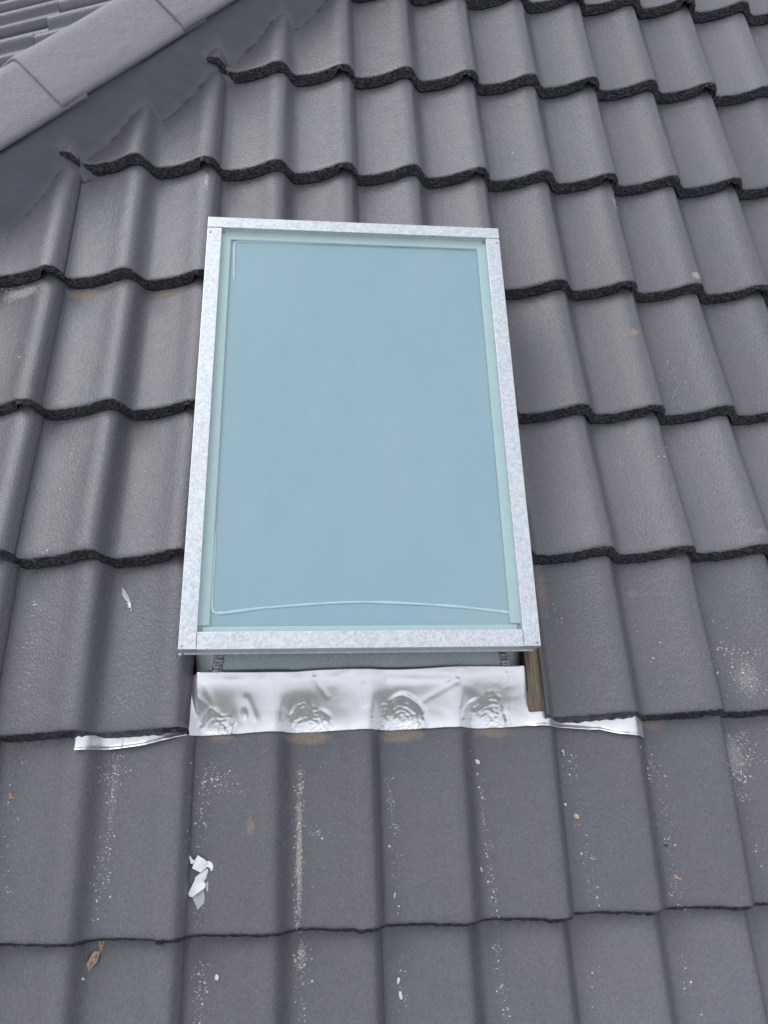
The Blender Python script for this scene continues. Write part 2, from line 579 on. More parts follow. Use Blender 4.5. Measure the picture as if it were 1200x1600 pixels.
def tile_mesh(seed, angle, u0, v0, stained, chip_edge=0.0, plane=1):
    """One concrete tile: two rolls, rounded nose, coarse butt face, interlocking side lap and an underside."""
    s = _s.copy()
    step = -0.0050 * np.clip((0.031 - s) / 0.005, 0, 1)             # underlap at the left edge
    lip = 0.0012 * np.clip((s - 0.300) / 0.01, 0, 1)
    top = prof(s) + step + lip
    thick = np.where(s > 0.2925, 0.55, 1.0)
    thick = np.where((s > 0.281) & (s <= 0.2925), 0.30, thick)
    vt = np.linspace(0.372, 0.012, 64 if stained else 16)
    rows_v, rows_n, rows_b, rows_t = list(vt), [0.0] * len(vt), [0.0] * len(vt), [0] * len(vt)
    rows_v += [0.0065, 0.0030, 0.0012, 0.0002, -0.0014, -0.0028, -0.0042, -0.0054, -0.0060]
    rows_n += [-0.0002, -0.0009, -0.0020, -0.0032, -0.0080, -0.0130, -0.0180, -0.0228, -0.0256]
    rows_b += [0.0, 0.0, 0.22, 1, 1, 1, 1, 1, 1]
    rows_t += [1] * 9
    rows_v += [-0.001, 0.018, 0.026, 0.372]
    rows_n += [-0.0264, -0.0260, -0.0150, -0.0150]
    rows_b += [1, 1, 1, 1]
    rows_t += [1, 1, 2, 2]
    nr, ns = len(rows_v), len(s)
    V = np.repeat(np.array(rows_v)[:, None], ns, 1)
    N = np.repeat(np.array(rows_n)[:, None], ns, 1)
    B = np.repeat(np.array(rows_b)[:, None], ns, 1)
    T = np.repeat(np.array(rows_t)[:, None], ns, 1)
    S = np.repeat(s[None, :], nr, 0)
    N = np.where(T == 1, N * thick[None, :], N) + top[None, :]
    # the butt is coarse; its upper arris wanders
    wob = fbm(S * 55, np.full_like(S, seed * 3.1), seed, 3)
    edge = fbm(S * 170, V * 0 + seed, seed + 5, 3)
    nb = (T == 1)
    V = V + np.where(nb, 0.0010 * wob + np.clip(B, 0, 1) * 0.0015 * edge, 0)
    rough = fbm(S * 230, N * 230, seed + 9, 3)
    V = V + np.where(B >= 0.7, 0.0024 * rough, 0) * nb
    N = N + np.where((B > 0.05) & nb, 0.0012 * fbm(S * 120, V * 120 + 7, seed + 3, 2), 0)
    # slight cast waviness of the top
    N = N + np.where(T == 0, 0.0009 * fbm(S * 9 + seed, V * 6, seed + 21, 2), 0)
    if chip_edge:
        rag = chip_edge * (fbm(V * 140, V * 0 + 3, seed + 2, 3) + 0.2)
        w = np.clip((S - 0.306) / 0.012, 0, 1)
        S = S + w * rag - w * chip_edge * 0.6 * np.clip((0.25 - V) / 0.25, 0, 1)
    verts = np.stack([S, V, N], -1).reshape(-1, 3)
    ii = np.arange(nr * ns).reshape(nr, ns)
    q = np.stack([ii[:-1, :-1], ii[1:, :-1], ii[1:, 1:], ii[:-1, 1:]], -1).reshape(-1, 4)
    # side walls close the slab left and right, and the head
    faces = [tuple(f) for f in q]
    nt_ = len(vt)
    bot0, bot1 = nr - 2, nr - 1
    for col, flip in ((0, 0), (ns - 1, 1)):
        loop = [ii[k, col] for k in range(nr)]
        faces.append(tuple(loop if flip else loop[::-1]))
    faces.append(tuple(ii[0, :]) + tuple(ii[-1, ::-1]))
    mark = np.zeros((nr * ns, 4), np.float32)
    mark[:, 3] = 1
    mark[:, 0] = np.clip(B, 0, 1).ravel()
    if stained:
        # position in the roof frame
        ca, sa = math.cos(angle), math.sin(angle)
        gu = u0 + verts[:, 0]
        gv = v0 + ca * verts[:, 1]
        for (su, sv, ru, rv, ch, am) in STAINS:
            d = ((gu - su) / ru) ** 2 + ((gv - sv) / rv) ** 2
            mark[:, ch] = np.maximum(mark[:, ch], am * np.clip(1.5 - d, 0, 1.5) / 1.5 * 1.35 * (1 - mark[:, 0]))
    return verts, faces, mark


def clip(verts, faces, mat, keep_right, seed):
    """Tiles beside the hip are cut along it."""
    w = np.array([tuple(mat @ Vector(v)) for v in verts])
    d = hip_side(w[:, 0], w[:, 1])
    d = d if keep_right else -d
    if d.min() > 0:
        return faces
    if d.max() < 0:
        return []
    return [f for f in faces if np.mean(d[list(f)]) > -0.004]


def add_tile(col, c, plane, mat_plane, jit):
    v0, n0 = (nose(c) if plane == 1 else (c * GAUGE, 0.0))
    ang = slope_angle(c) if plane == 1 else -math.atan2(STEP, GAUGE)
    u0 = col * 0.3 + (C_DU.get(c, 0) if plane == 1 else 0)
    seed = col * 17 + c * 31 + plane * 101
    r = random.Random(seed)
    du, dv, dn = (r.uniform(-.0012, .0012) * jit, r.uniform(-.002, .002) * jit, r.uniform(-.0006, .0010) * jit)
    yaw = r.uniform(-.004, .004) * jit
    loc = Matrix.Translation((u0 + du, v0 + dv, n0 + dn)) @ Matrix.Rotation(yaw, 4, 'Z') @ Matrix.Rotation(ang + r.uniform(-.003, .003) * jit, 4, 'X')
    mat = mat_plane @ loc
    stained = plane == 1 and any(u0 - 0.05 < s[0] < u0 + 0.37 and v0 - 0.05 < s[1] < v0 + 0.36 for s in STAINS)
    verts, faces, mark = tile_mesh(seed, ang, u0, v0, stained, 0.006 if (plane == 1 and col == -1 and c == 1) else 0.0, plane)
    faces = clip(verts, faces, M @ mat, plane == 1, seed)
    if not faces:
        return None
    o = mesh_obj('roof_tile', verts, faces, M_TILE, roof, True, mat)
    me = o.data
    if len(me.vertices) == len(mark):
        ca = me.color_attributes.new('mark', 'FLOAT_COLOR', 'POINT')
        ca.data.foreach_set('color', mark.ravel())
    return o


I4 = Matrix.Identity(4)
for c in range(-3, 11):
    for col in range(-5, 8):
        if col in (0, 1) and c in (1, 2, 3):
            continue                                    # the opening under the skylight
        um, vm = col * 0.3 + 0.15, c * GAUGE + 0.15
        if um < HIP_U0 - 0.5 + (vm - HIP_V0) * c20:
            continue
        add_tile(col, c, 1, I4, 1.0)

# the slope beyond the hip, in its own frame: up = (cos, 0, sin), across = -Y
B2 = Matrix(((0, c20, -s20, 0), (-1, 0, 0, 0), (0, s20, c20, 0), (0, 0, 0, 1)))
hip_w = M @ Vector((HIP_U0, HIP_V0, 0))
P2 = M.inverted() @ Matrix.Translation(hip_w) @ B2 @ Matrix.Translation((0.08, 0.11, 0))
for c in range(-6, 5):
    for col in range(-8, 4):
        pc = M @ P2 @ Vector((col * 0.3 + 0.15, c * GAUGE + 0.15, 0))
        if hip_side(pc.x, pc.y) > 0.35 or (pc - hip_w).length > 1.75:
            continue
        add_tile(col, c, 2, P2, 1.0)

# dark sarking sheet added under both slopes to stop light leaking through
bm = bmesh.new()
hv = lambda v_: HIP_U0 + (v_ - HIP_V0) * c20
def slab(bm, poly, mat):
    lo_ = [bm.verts.new(mat @ Vector((a, b_, -0.18))) for a, b_ in poly]
    hi_ = [bm.verts.new(mat @ Vector((a, b_, -0.15))) for a, b_ in poly]
    bm.faces.new(hi_)
    bm.faces.new(lo_[::-1])
    for q in range(len(poly)):
        w_ = (q + 1) % len(poly)
        bm.faces.new((lo_[q], lo_[w_], hi_[w_], hi_[q]))
slab(bm, [(-1.55, hv(0) * 0 - 0.86), (2.36, -0.86), (2.36, 3.24), (hv(3.24) + 0.06, 3.24), (-1.55, HIP_V0 + (-1.61 - HIP_U0) / c20)], I4)
slab(bm, [(-1.5, -1.6), (1.4, -1.6), (1.4, -1.2), (-1.2, 1.2)], P2 @ Matrix.Translation((-0.08, -0.11, 0)))
bmesh.ops.recalc_face_normals(bm, faces=bm.faces)
bm_obj('underlay', bm, M_DARK, roof)

# ------------------------------------------------------------------ ridge caps along the hip
hip_dir = Vector((1, 1, s20 / c20)).normalized()
side = Vector((1, -1, 0)).normalized()                   # towards this slope
upv = side.cross(hip_dir).normalized()
if upv.z < 0:
    upv = -upv
SEC_O = [(0.118, 0.008), (0.1175, 0.016), (0.113, 0.0215), (0.085, 0.037), (0.055, 0.0535), (0.030, 0.0665), (0.016, 0.0735), (0.006, 0.0768), (0, 0.0775)]
SEC_O = SEC_O + [(-a, b) for a, b in SEC_O[-2::-1]]
SEC_I = [(a * 0.885, b - 0.0135 if abs(a) < 0.1 else b - 0.004) for a, b in SEC_O]


def hip_frame():
    B = Matrix((tuple(side) + (0,), tuple(hip_dir) + (0,), tuple(upv) + (0,), (0, 0, 0, 1))).transposed()
    B = Matrix(((side.x, hip_dir.x, upv.x, hip_w.x), (side.y, hip_dir.y, upv.y, hip_w.y), (side.z, hip_dir.z, upv.z, hip_w.z), (0, 0, 0, 1)))
    return M.inverted() @ B


HF = hip_frame()
CAP_STEP = 0.345


def ridge_cap(k):
    r = random.Random(k * 7 + 3)
    Lc = 0.41
    ys = [0.0, 0.0015, 0.005, 0.012, 0.03, 0.06] + list(np.linspace(0.1, Lc, 10))
    verts, faces = [], []
    ns = len(SEC_O)
    for j, y in enumerate(ys):
        collar = 0.0022 * max(0, 1 - y / 0.07)            # thicker rim at the lower end
        rim = [0.0045, 0.0026, 0.001, 0, 0, 0][j] if j < 6 else 0
        for i, (a, b) in enumerate(SEC_O):
            nz = 0.0011 * float(fbm(a * 40 + k * 5, y * 22, k, 2))
            L_ = math.hypot(a, b) or 1
            verts.append((a * (1 + collar * 6 - rim * 2), y + 0.0022 * float(vnoise(a * 60, k, 4)) * (j < 3), b + collar - rim + nz))
    no = len(verts)
    for y in (0.0, Lc):
        for (a, b) in SEC_I:
            verts.append((a, y, b))
    for j in range(len(ys) - 1):
        for i in range(ns - 1):
            p = j * ns + i
            faces.append((p, p + ns, p + ns + 1, p + 1))
    for i in range(ns - 1):
        faces.append((i + 1, no + i + 1, no + i, i))
        faces.append((no + i, no + i + 1, no + ns + i + 1, no + ns + i))
        q = (len(ys) - 1) * ns + i
        faces.append((q, no + ns + i, no + ns + i + 1, q + 1))
    for i, fl in ((0, 0), (ns - 1, 1)):
        for j in range(len(ys) - 1):
            pass
        side_loop = [j * ns + i for j in range(len(ys))] + [no + ns + i, no + i]
        faces.append(tuple(side_loop))
    mat = HF @ Matrix.Translation((r.uniform(-.002, .002), CAP_Y0 + k * CAP_STEP, 0.009)) @ Matrix.Rotation(-math.atan2(0.006, CAP_STEP), 4, 'X') @ Matrix.Rotation(r.uniform(-.006, .006), 4, 'Z')
    bm = bmesh.new()
    bvs = [bm.verts.new(x) for x in verts]
    for f in faces:
        try:
            bm.faces.new([bvs[i] for i in f])
        except ValueError:
            pass
    bmesh.ops.recalc_face_normals(bm, faces=bm.faces)
    return bm_obj('ridge_cap', bm, M_CAP, roof, True, mat)


CAP_Y0 = -0.055
for k in range(-5, 5):
    ridge_cap(k)

# ------------------------------------------------------------------ flexible pointing below the caps
# in the roof plane: q runs along the hip, w away from it down onto the tiles
inv = 1 / math.hypot(1, 1 / c20)
hq = (inv, inv / c20)
hw = (inv / c20, -inv)
nq, nw = 520, 46
Q = np.linspace(-1.9, 1.9, nq)
Wd = np.linspace(0.070, 0.30, nw)
QQ, WW = np.meshgrid(Q, Wd, indexing='ij')
UU = HIP_U0 + QQ * hq[0] + WW * hw[0]
VV = HIP_V0 + QQ * hq[1] + WW * hw[1]
SS = surf(UU, VV)
wn = WW - 0.105
line = 0.030 - 0.86 * np.clip(wn, 0, 1) - 1.5 * np.clip(wn, 0, 1) ** 2 + 0.010 * fbm(QQ * 11, WW * 11, 3, 3) + 0.0022 * fbm(QQ * 90, WW * 90, 33, 3) + 0.010 * fbm(QQ * 4 + 9, WW * 2, 8, 2)
line = np.where(WW < 0.105, 0.030 + (0.105 - WW) * 0.4, line)
kk = 0.010
dd = line - (SS + 0.0012)
hgt = np.maximum(line, SS - 0.008)
cut = dd + 0.006
ii = np.arange(nq * nw).reshape(nq, nw)
vz = np.stack([UU, VV, hgt], -1).reshape(-1, 3)
fc = []
for a in range(nq - 1):
    for b in range(nw - 1):
        if (cut[a, b] + cut[a + 1, b] + cut[a, b + 1] + cut[a + 1, b + 1]) > 0:
            fc.append((ii[a, b], ii[a, b + 1], ii[a + 1, b + 1], ii[a + 1, b]))
used = sorted({i for f in fc for i in f})
rem = {x: i for i, x in enumerate(used)}
po = mesh_obj('mortar_pointing', vz[used], [tuple(rem[i] for i in f) for f in fc], M_POINT, roof)
mk = np.zeros((len(used), 4), np.float32)
mk[:, 3] = 1
mk[:, 0] = np.clip(1.0 - dd.ravel()[used] / 0.022, 0, 1)
ca = po.data.color_attributes.new('mark', 'FLOAT_COLOR', 'POINT')
ca.data.foreach_set('color', mk.ravel())
sm = po.modifiers.new('thickness', 'SOLIDIFY')
sm.thickness = 0.006
sm.offset = -1

# ------------------------------------------------------------------ timber beside the opening
bm = bmesh.new()
n_ = 7
add_box(bm, (0.577, 0.312, -0.034), (0.612, 1.10, -0.004), 0.0025, 2)
bmesh.ops.subdivide_edges(bm, edges=[e for e in bm.edges if e.calc_length() > 0.3], cuts=24, use_grid_fill=True)
for vtx in bm.verts:
    vtx.co.x += 0.0012 * float(vnoise(vtx.co.y * 30, vtx.co.z * 90, 3))
    vtx.co.z += 0.0012 * float(vnoise(vtx.co.y * 24, vtx.co.x * 160, 5))
    if vtx.co.y < 0.32:
        vtx.co.y += 0.004 * float(vnoise(vtx.co.x * 260, vtx.co.z * 90, 6))
bm_obj('timber_batten', bm, M_WOOD, roof)

# ------------------------------------------------------------------ skylight
SKY_R = math.radians(-0.62)
SK = M @ Matrix.Translation((0.2960, 0.4052, 0)) @ Matrix.Rotation(SKY_R, 4, 'Z')
sky_t = thing('skylight', 'galvanised framed fixed skylight with pale blue glass and silver flashing apron', 'skylight', SK)
HW, LEN, TOP = 0.2840, 0.8355, 0.090
RW, RB, RT = 0.0272, 0.0272, 0.0245


def rail(lo, hi, lipdir=None):
    bm = bmesh.new()
    add_box(bm, lo, hi, 0.0010, 2)
    return bm_obj('frame_rail', bm, M_GALV, sky_t)


r_top = rail((-HW, LEN - RT, TOP - 0.034), (HW, LEN, TOP + 0.0008))
r_l = rail((-HW, 0.0, TOP - 0.034), (-HW + RW, LEN - RT - 0.0006, TOP))
r_r = rail((HW - RW, 0.0, TOP - 0.034), (HW, LEN - RT - 0.0006, TOP))
r_b = rail((-HW + RW + 0.0005, -0.0004, TOP - 0.030), (HW - RW - 0.0005, RB, TOP - 0.0004))
# hemmed drip edge under the bottom rail
bm = bmesh.new()
add_box(bm, (-HW + 0.004, -0.0022, TOP - 0.0345), (HW - 0.004, 0.006, TOP - 0.0302), 0.0016, 3)
bm_obj('drip_edge', bm, M_GALV, r_b)


def rivet(x, y, parent):
    bm = bmesh.new()
    bmesh.ops.create_cone(bm, cap_ends=True, segments=14, radius1=0.0017, radius2=0.0012, depth=0.0012, matrix=Matrix.Translation((x, y, TOP + 0.0006)))
    bmesh.ops.create_cone(bm, cap_ends=True, segments=10, radius1=0.0006, radius2=0.0006, depth=0.0004, matrix=Matrix.Translation((x, y, TOP + 0.0012)))
    bm_obj('rivet', bm, M_SOLDER, parent)


rivet(-HW + 0.0055, 0.0055, r_l)
rivet(HW - 0.0055, 0.0055, r_r)
rivet(-HW + 0.0060, LEN - RT - 0.012, r_l)
rivet(HW - 0.0055, LEN - RT - 0.012, r_r)
# folded corner tab at the lower left
bm = bmesh.new()
bmesh.ops.create_uvsphere(bm, u_segments=14, v_segments=8, radius=0.0034, matrix=Matrix.Translation((-HW - 0.0008, -0.002, TOP - 0.030)) @ Matrix.Diagonal((1, 0.8, 1.2, 1)))
bm_obj('corner_tab', bm, M_GALV, r_l, True)

GX0, GX1, GY0, GY1 = -HW + RW - 0.006, HW - RW + 0.006, RB - 0.006, LEN - RT + 0.006
bm = bmesh.new()
add_box(bm, (GX0, GY0, TOP - 0.0065), (GX1, GY1, TOP - 0.0025))
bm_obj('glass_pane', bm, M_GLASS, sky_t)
# panel below the glass, spacer strips and sealant between
ZP = TOP - 0.0150
bm = bmesh.new()
add_box(bm, (GX0, GY0, ZP - 0.004), (GX1, GY1, ZP))
bm_obj('diffuser_panel', bm, M_PANEL, sky_t)
ix0, ix1, iy0, iy1 = -HW + RW, HW - RW, RB, LEN - RT


def strip(lo, hi):
    bm = bmesh.new()
    add_box(bm, lo, hi, 0.0019, 4)
    bm_obj('spacer_strip', bm, M_SPACER, sky_t, True)


strip((ix0 - 0.004, iy0 + 0.012, ZP + 0.0005), (ix0 + 0.0170, iy1 - 0.004, ZP + 0.0045))
strip((ix1 - 0.0165, iy0 + 0.012, ZP + 0.0005), (ix1 + 0.004, iy1 - 0.004, ZP + 0.0045))
strip((ix0 + 0.006, iy0 - 0.004, ZP + 0.0006), (ix1 - 0.006, iy0 + 0.0105, ZP + 0.0042))
strip((ix0 + 0.004, iy1 - 0.0185, ZP + 0.0006), (ix1 - 0.004, iy1 + 0.0015, ZP + 0.0042))


def bead(pts, rad, name='sealant_bead'):
    """A thin ribbed bead swept along a polyline, tapering at both ends."""
    P = [Vector(p) for p in pts]
    verts, faces = [], []
    K = 6
    for i, p in enumerate(P):
        a = P[min(i + 1, len(P) - 1)] - P[max(i - 1, 0)]
        a.normalize()
        b = Vector((-a.y, a.x, 0))
        f = min(1, i / 5 + 0.15, (len(P) - 1 - i) / 5 + 0.15) * (0.8 + 0.6 * float(vnoise(i * 0.35, 1.7, len(P))))
        for k in range(K):
            t = 2 * math.pi * k / K
            verts.append(p + b * (math.cos(t) * rad * f) + Vector((0, 0, math.sin(t) * rad * 0.5 * f)))
    for i in range(len(P) - 1):
        for k in range(K):
            faces.append((i * K + k, i * K + (k + 1) % K, (i + 1) * K + (k + 1) % K, (i + 1) * K + k))
    mesh_obj(name, verts, faces, M_BEAD, sky_t)


def spline(ctrl, n):
    ctrl = [Vector(c) for c in ctrl]
    c = [ctrl[0] * 2 - ctrl[1]] + ctrl + [ctrl[-1] * 2 - ctrl[-2]]
    o = []
    m = len(ctrl) - 1
    for i in range(n):
        x = i / (n - 1) * m
        j = min(int(x), m - 1)
        t = x - j
        p0, p1, p2, p3 = c[j:j + 4]
        o.append(0.5 * ((2 * p1) + (-p0 + p2) * t + (2 * p0 - 5 * p1 + 4 * p2 - p3) * t * t + (-p0 + 3 * p1 - 3 * p2 + p3) * t ** 3))
    return o


def loc(u, v, z):
    q = Matrix.Rotation(-SKY_R, 4, 'Z') @ Vector((u - 0.2960, v - 0.4052, 0))
    return (q.x, q.y, z)


zb = ZP + 0.0006
bead(spline([loc(0.060, 0.62, zb), loc(0.058, 0.53, zb), loc(0.0585, 0.485, zb), loc(0.063, 0.469, zb), loc(0.085, 0.4685, zb), loc(0.15, 0.4755, zb), loc(0.29, 0.482, zb), loc(0.43, 0.474, zb), loc(0.52, 0.463, zb), loc(0.537, 0.461, zb), loc(0.542, 0.472, zb), loc(0.5425, 0.54, zb)], 130), 0.0033)
bead(spline([loc(0.073, 1.10, zb), loc(0.071, 1.17, zb), loc(0.072, 1.192, zb), loc(0.082, 1.1985, zb), loc(0.16, 1.200, zb), loc(0.36, 1.1995, zb), loc(0.53, 1.197, zb), loc(0.545, 1.193, zb), loc(0.5495, 1.175, zb), loc(0.550, 1.12, zb)], 110), 0.0028)

# upstand (curb) hidden below the frame, built as four walls
bm = bmesh.new()
for lo, hi in (((-0.250, 0.032, -0.10), (0.250, 0.040, TOP - 0.031)), ((-0.250, 0.795, -0.10), (0.250, 0.803, TOP - 0.031)),
               ((-0.250, 0.0405, -0.10), (-0.242, 0.7945, TOP - 0.031)), ((0.242, 0.0405, -0.10), (0.250, 0.7945, TOP - 0.031))):
    add_box(bm, lo, hi)
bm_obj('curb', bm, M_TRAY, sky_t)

# sloping tray in front of the curb
bm = bmesh.new()
ny = 8
vs_ = []
for j in range(ny):
    t = j / (ny - 1)
    y = -0.0225 + t * 0.058
    z = 0.006 + 0.014 * t + (0.022 * max(0, t - 0.75) / 0.25 if t > 0.75 else 0)
    rowv = []
    for i in range(40):
        x = -0.2755 + i / 39 * 0.5530
        rowv.append(bm.verts.new((x, y + (0.0010 * math.sin(i * 0.35) if j == 0 else 0) + 0.002 * (i / 39 - .5), z - 0.9 * max(0, abs(x - 0.004) - 0.2405) + 0.0008 * float(vnoise(x * 22, j * .7, 3)))))  # both ends tilted down to reflect darker, their shade put into the shape
    vs_.append(rowv)
for j in range(ny - 1):
    for i in range(39):
        bm.faces.new((vs_[j][i], vs_[j][i + 1], vs_[j + 1][i + 1], vs_[j + 1][i]))
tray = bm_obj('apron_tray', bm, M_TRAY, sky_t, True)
sd = tray.modifiers.new('thickness', 'SOLIDIFY')
sd.thickness = 0.0012
sd.offset = -1


def solder(x0, x1):
    """A lumpy soldered seam lying on the tray."""
    verts, faces = [], []
    NX, NY = 12, 40
    for j in range(NY):
        t = j / (NY - 1)
        y = -0.0260 + t * 0.055
        xc = x0 + (x1 - x0) * t
        z0 = 0.006 + 0.014 * (y + 0.0225) / 0.058
        for i in range(NX):
            s = i / (NX - 1) * 2 - 1
            hgt_ = 0.0040 * max(0, 1 - s ** 4) * (0.35 + 1.0 * abs(math.sin(t * 17 + x0 * 50)) + 0.7 * float(fbm(s * 3, t * 14, int(x0 * 100) + 40, 3)))
            if j == 0:
                hgt_ = 0
            verts.append((xc + s * 0.0088 * (1 + 0.25 * float(vnoise(t * 8, s, 5))), y + (0.003 * abs(s) if j == 0 else 0), z0 + hgt_ - (0.0012 if i in (0, NX - 1) or j in (0,) else 0)))
    for j in range(NY - 1):
        for i in range(NX - 1):
            p = j * NX + i
            faces.append((p, p + 1, p + NX + 1, p + NX))
    mesh_obj('solder_seam', verts, faces, M_SOLDER, sky_t)


solder(-0.2335, -0.2265)
solder(0.2465, 0.2375)

# the flashing apron, dressed over the tiles of the course below
FU = np.array([-.1550, -.1520, -.10, -.06, -.02, .004, .018, .06, .10, .20, .30, .40, .50, .57, .61, .65, .70, .73, .7790, .7805])
FV = np.array([.2740, .2735, .2755, .2785, .2845, .2885, .2915, .2925, .2925, .2925, .2920, .2915, .2905, .2895, .2880, .2860, .2800, .2715, .2660, .2665])
nu, nv = 420, 60
fu = np.linspace(FU[0], FU[-1], nu)
low = np.interp(fu, FU, FV) + 0.0008 * fbm(fu * 60, fu * 0, 4, 2)
inner = ((fu > 0.0225) & (fu < 0.5735))
high = np.where(inner, 0.3855 + 0.0012 * np.sin(fu * 30), np.where(fu < 0.3, np.interp(fu, [-.155, 0.0225], [.33, .3855]), 0.345))
tt = np.linspace(0, 1, nv) ** 1.15
UU = np.repeat(fu[:, None], nv, 1)
VV = low[:, None] + (high - low)[:, None] * tt[None, :]
c0v, c0n = nose(0)
c1v, c1n = nose(1)
base = c0n + (VV - c0v) / (c1v - c0v) * (c1n - STEP - c0n)
wave = prof(UU - C_DU.get(0, 0))
# stretched over the rolls away from the lower edge
t2 = np.clip((VV - 0.300) / 0.075, 0, 1)
t2 = t2 * t2 * (3 - 2 * t2)
inn = np.clip((UU - 0.012) / 0.02, 0, 1) * np.clip((0.590 - UU) / 0.02, 0, 1)
bridge = base + wave * (1 - 0.9 * t2 * inn) + 0.004 + 0.022 * t2 * inn
Zf = bridge
# long drawn creases and soft dents
Zf = Zf + inn * (0.0050 * fbm(UU * 13, VV * 17, 77, 3) + 0.0030 * (0.25 - np.abs(fbm(UU * 22 + 3, VV * 26, 41, 2)))) * np.clip((VV - 0.292) / 0.02, 0, 1)
for (x0, y0, x1, y1, am, wd) in [(0.045, 0.365, 0.062, 0.325, .0022, .005), (0.11, 0.345, 0.125, 0.315, -.003, .006), (0.22, 0.372, 0.24, 0.345, .0018, .004), (0.30, 0.36, 0.303, 0.33, -.0018, .005),
                                 (0.40, 0.335, 0.455, 0.362, .0022, .005), (0.455, 0.362, 0.50, 0.34, .0014, .006), (0.538, 0.31, 0.540, 0.372, .0016, .0025), (0.548, 0.31, 0.549, 0.372, .0014, .0022),
                                 (0.155, 0.30, 0.152, 0.37, .0010, .003), (0.34, 0.37, 0.44, 0.366, -.003, .006), (0.03, 0.35, 0.05, 0.335, .002, .004)]:
    dx, dy = x1 - x0, y1 - y0
    l2 = dx * dx + dy * dy
    tpar = np.clip(((UU - x0) * dx + (VV - y0) * dy) / l2, 0, 1)
    dist = np.hypot(UU - x0 - tpar * dx, VV - y0 - tpar * dy)
    Zf = Zf + am * np.exp(-(dist / wd) ** 2)
# crumpled rosettes where the sheet is beaten down into each pan
for k, (cx, cy, rx, ry) in enumerate([(0.060, 0.300, 0.030, 0.030), (0.208, 0.302, 0.038, 0.034), (0.360, 0.305, 0.042, 0.040), (0.506, 0.304, 0.040, 0.038)]):
    ang = np.arctan2(VV - cy, UU - cx)
    rr = np.hypot((UU - cx) / rx, (VV - cy) / ry)
    lob = 1 + 0.07 * np.sin(ang * 4 + k) + 0.22 * vnoise(ang * 1.6 + 20, rr * 0 + k, 12)
    r2 = rr / lob
    msk = np.clip((1.08 - r2) / 0.16, 0, 1)
    msk = msk * msk * (3 - 2 * msk)
    warp = 0.30 * fbm(UU * 70, VV * 70, 60 + k, 3)
    saw = ((r2 + warp) * (3.6 + 0.4 * k) + 0.12 * ang) % 1.0                       # fish-scale folds pressed outwards from the middle
    sector = np.clip(0.55 + 1.6 * fbm(ang * 1.3 + 7 * k, r2 * 2.0, 90 + k, 2), 0, 1)
    ridge = 0.5 - np.abs(fbm(UU * 95, VV * 110, 50 + k, 3))
    rip = 0.0030 * (np.minimum(saw * 1.35, (1 - saw) * 4.0) - 0.4) * sector + 0.0042 * (ridge - 0.3)
    rim = 0.0058 * np.exp(-((r2 - 0.98) / 0.10) ** 2) * np.clip(0.35 + 1.7 * vnoise(ang * 1.7 + 9, rr * 0 + k * 2, 5), 0, 1.2)
    Zf = Zf + msk * (rip - 0.0030 * (1 - r2)) + rim
for (cx, cy) in [(0.098, 0.322)]:
    d = np.hypot(UU - cx, (VV - cy) * 0.6)
    Zf = Zf + 0.004 * np.exp(-(d / 0.010) ** 2) - 0.006 * np.exp(-(np.hypot(UU - cx - 0.009, (VV - cy) * 0.7) / 0.005) ** 2)
Zf = np.maximum(Zf, base + wave + 0.0022)
# below the cut tiles either side the sheet lies flat on the course
outm = 1 - inn
Zf = Zf * inn + outm * (base + wave * 0.93 + 0.0042 + 0.0008 * fbm(UU * 40, VV * 30, 6, 2) + 0.0016 * np.exp(-((UU + 0.085) / 0.002) ** 2))
Zf = Zf + 0.0030 * np.exp(-((VV - low[:, None]) / 0.004) ** 2) * outm
# bring the apron into the skylight's frame
inv_sk = Matrix.Rotation(-SKY_R, 4, 'Z') @ Matrix.Translation((-0.2960, -0.4052, 0))
pts = np.stack([UU, VV, Zf], -1).reshape(-1, 3)
R_ = np.array(inv_sk)[:3, :3]
T_ = np.array(inv_sk)[:3, 3]
pts = pts @ R_.T + T_
ii = np.arange(nu * nv).reshape(nu, nv)
fc = np.stack([ii[:-1, :-1], ii[1:, :-1], ii[1:, 1:], ii[:-1, 1:]], -1).reshape(-1, 4)
ap = mesh_obj('flashing_apron', pts, fc, M_LEAD, sky_t)
sd = ap.modifiers.new('thickness', 'SOLIDIFY')
sd.thickness = 0.0012
sd.offset = 0

# ------------------------------------------------------------------ small debris, set on the tiles by ray casting
bpy.context.view_layer.update()
dg = bpy.context.evaluated_depsgraph_get()
NRM = (M.to_3x3() @ Vector((0, 0, 1))).normalized()


def hit(u, v, top=0.06):
    o = M @ Vector((u, v, top))
    ok, p, n, i, ob, mm = scene.ray_cast(dg, o, -NRM, distance=0.4)
    return (p, n, ob) if ok else (M @ Vector((u, v, surf1(u, v))), NRM, None)


def sit(u, v, spin=0.0, lift=0.0):
    p, n, _ = hit(u, v)
    z = n.normalized()
    x = (M.to_3x3() @ Vector((1, 0, 0)))
    y = z.cross(x).normalized()
    x = y.cross(z)
    R = Matrix((tuple(x), tuple(y), tuple(z))).transposed().to_4x4()
    return Matrix.Translation(p + z * lift) @ R @ Matrix.Rotation(spin, 4, 'Z')


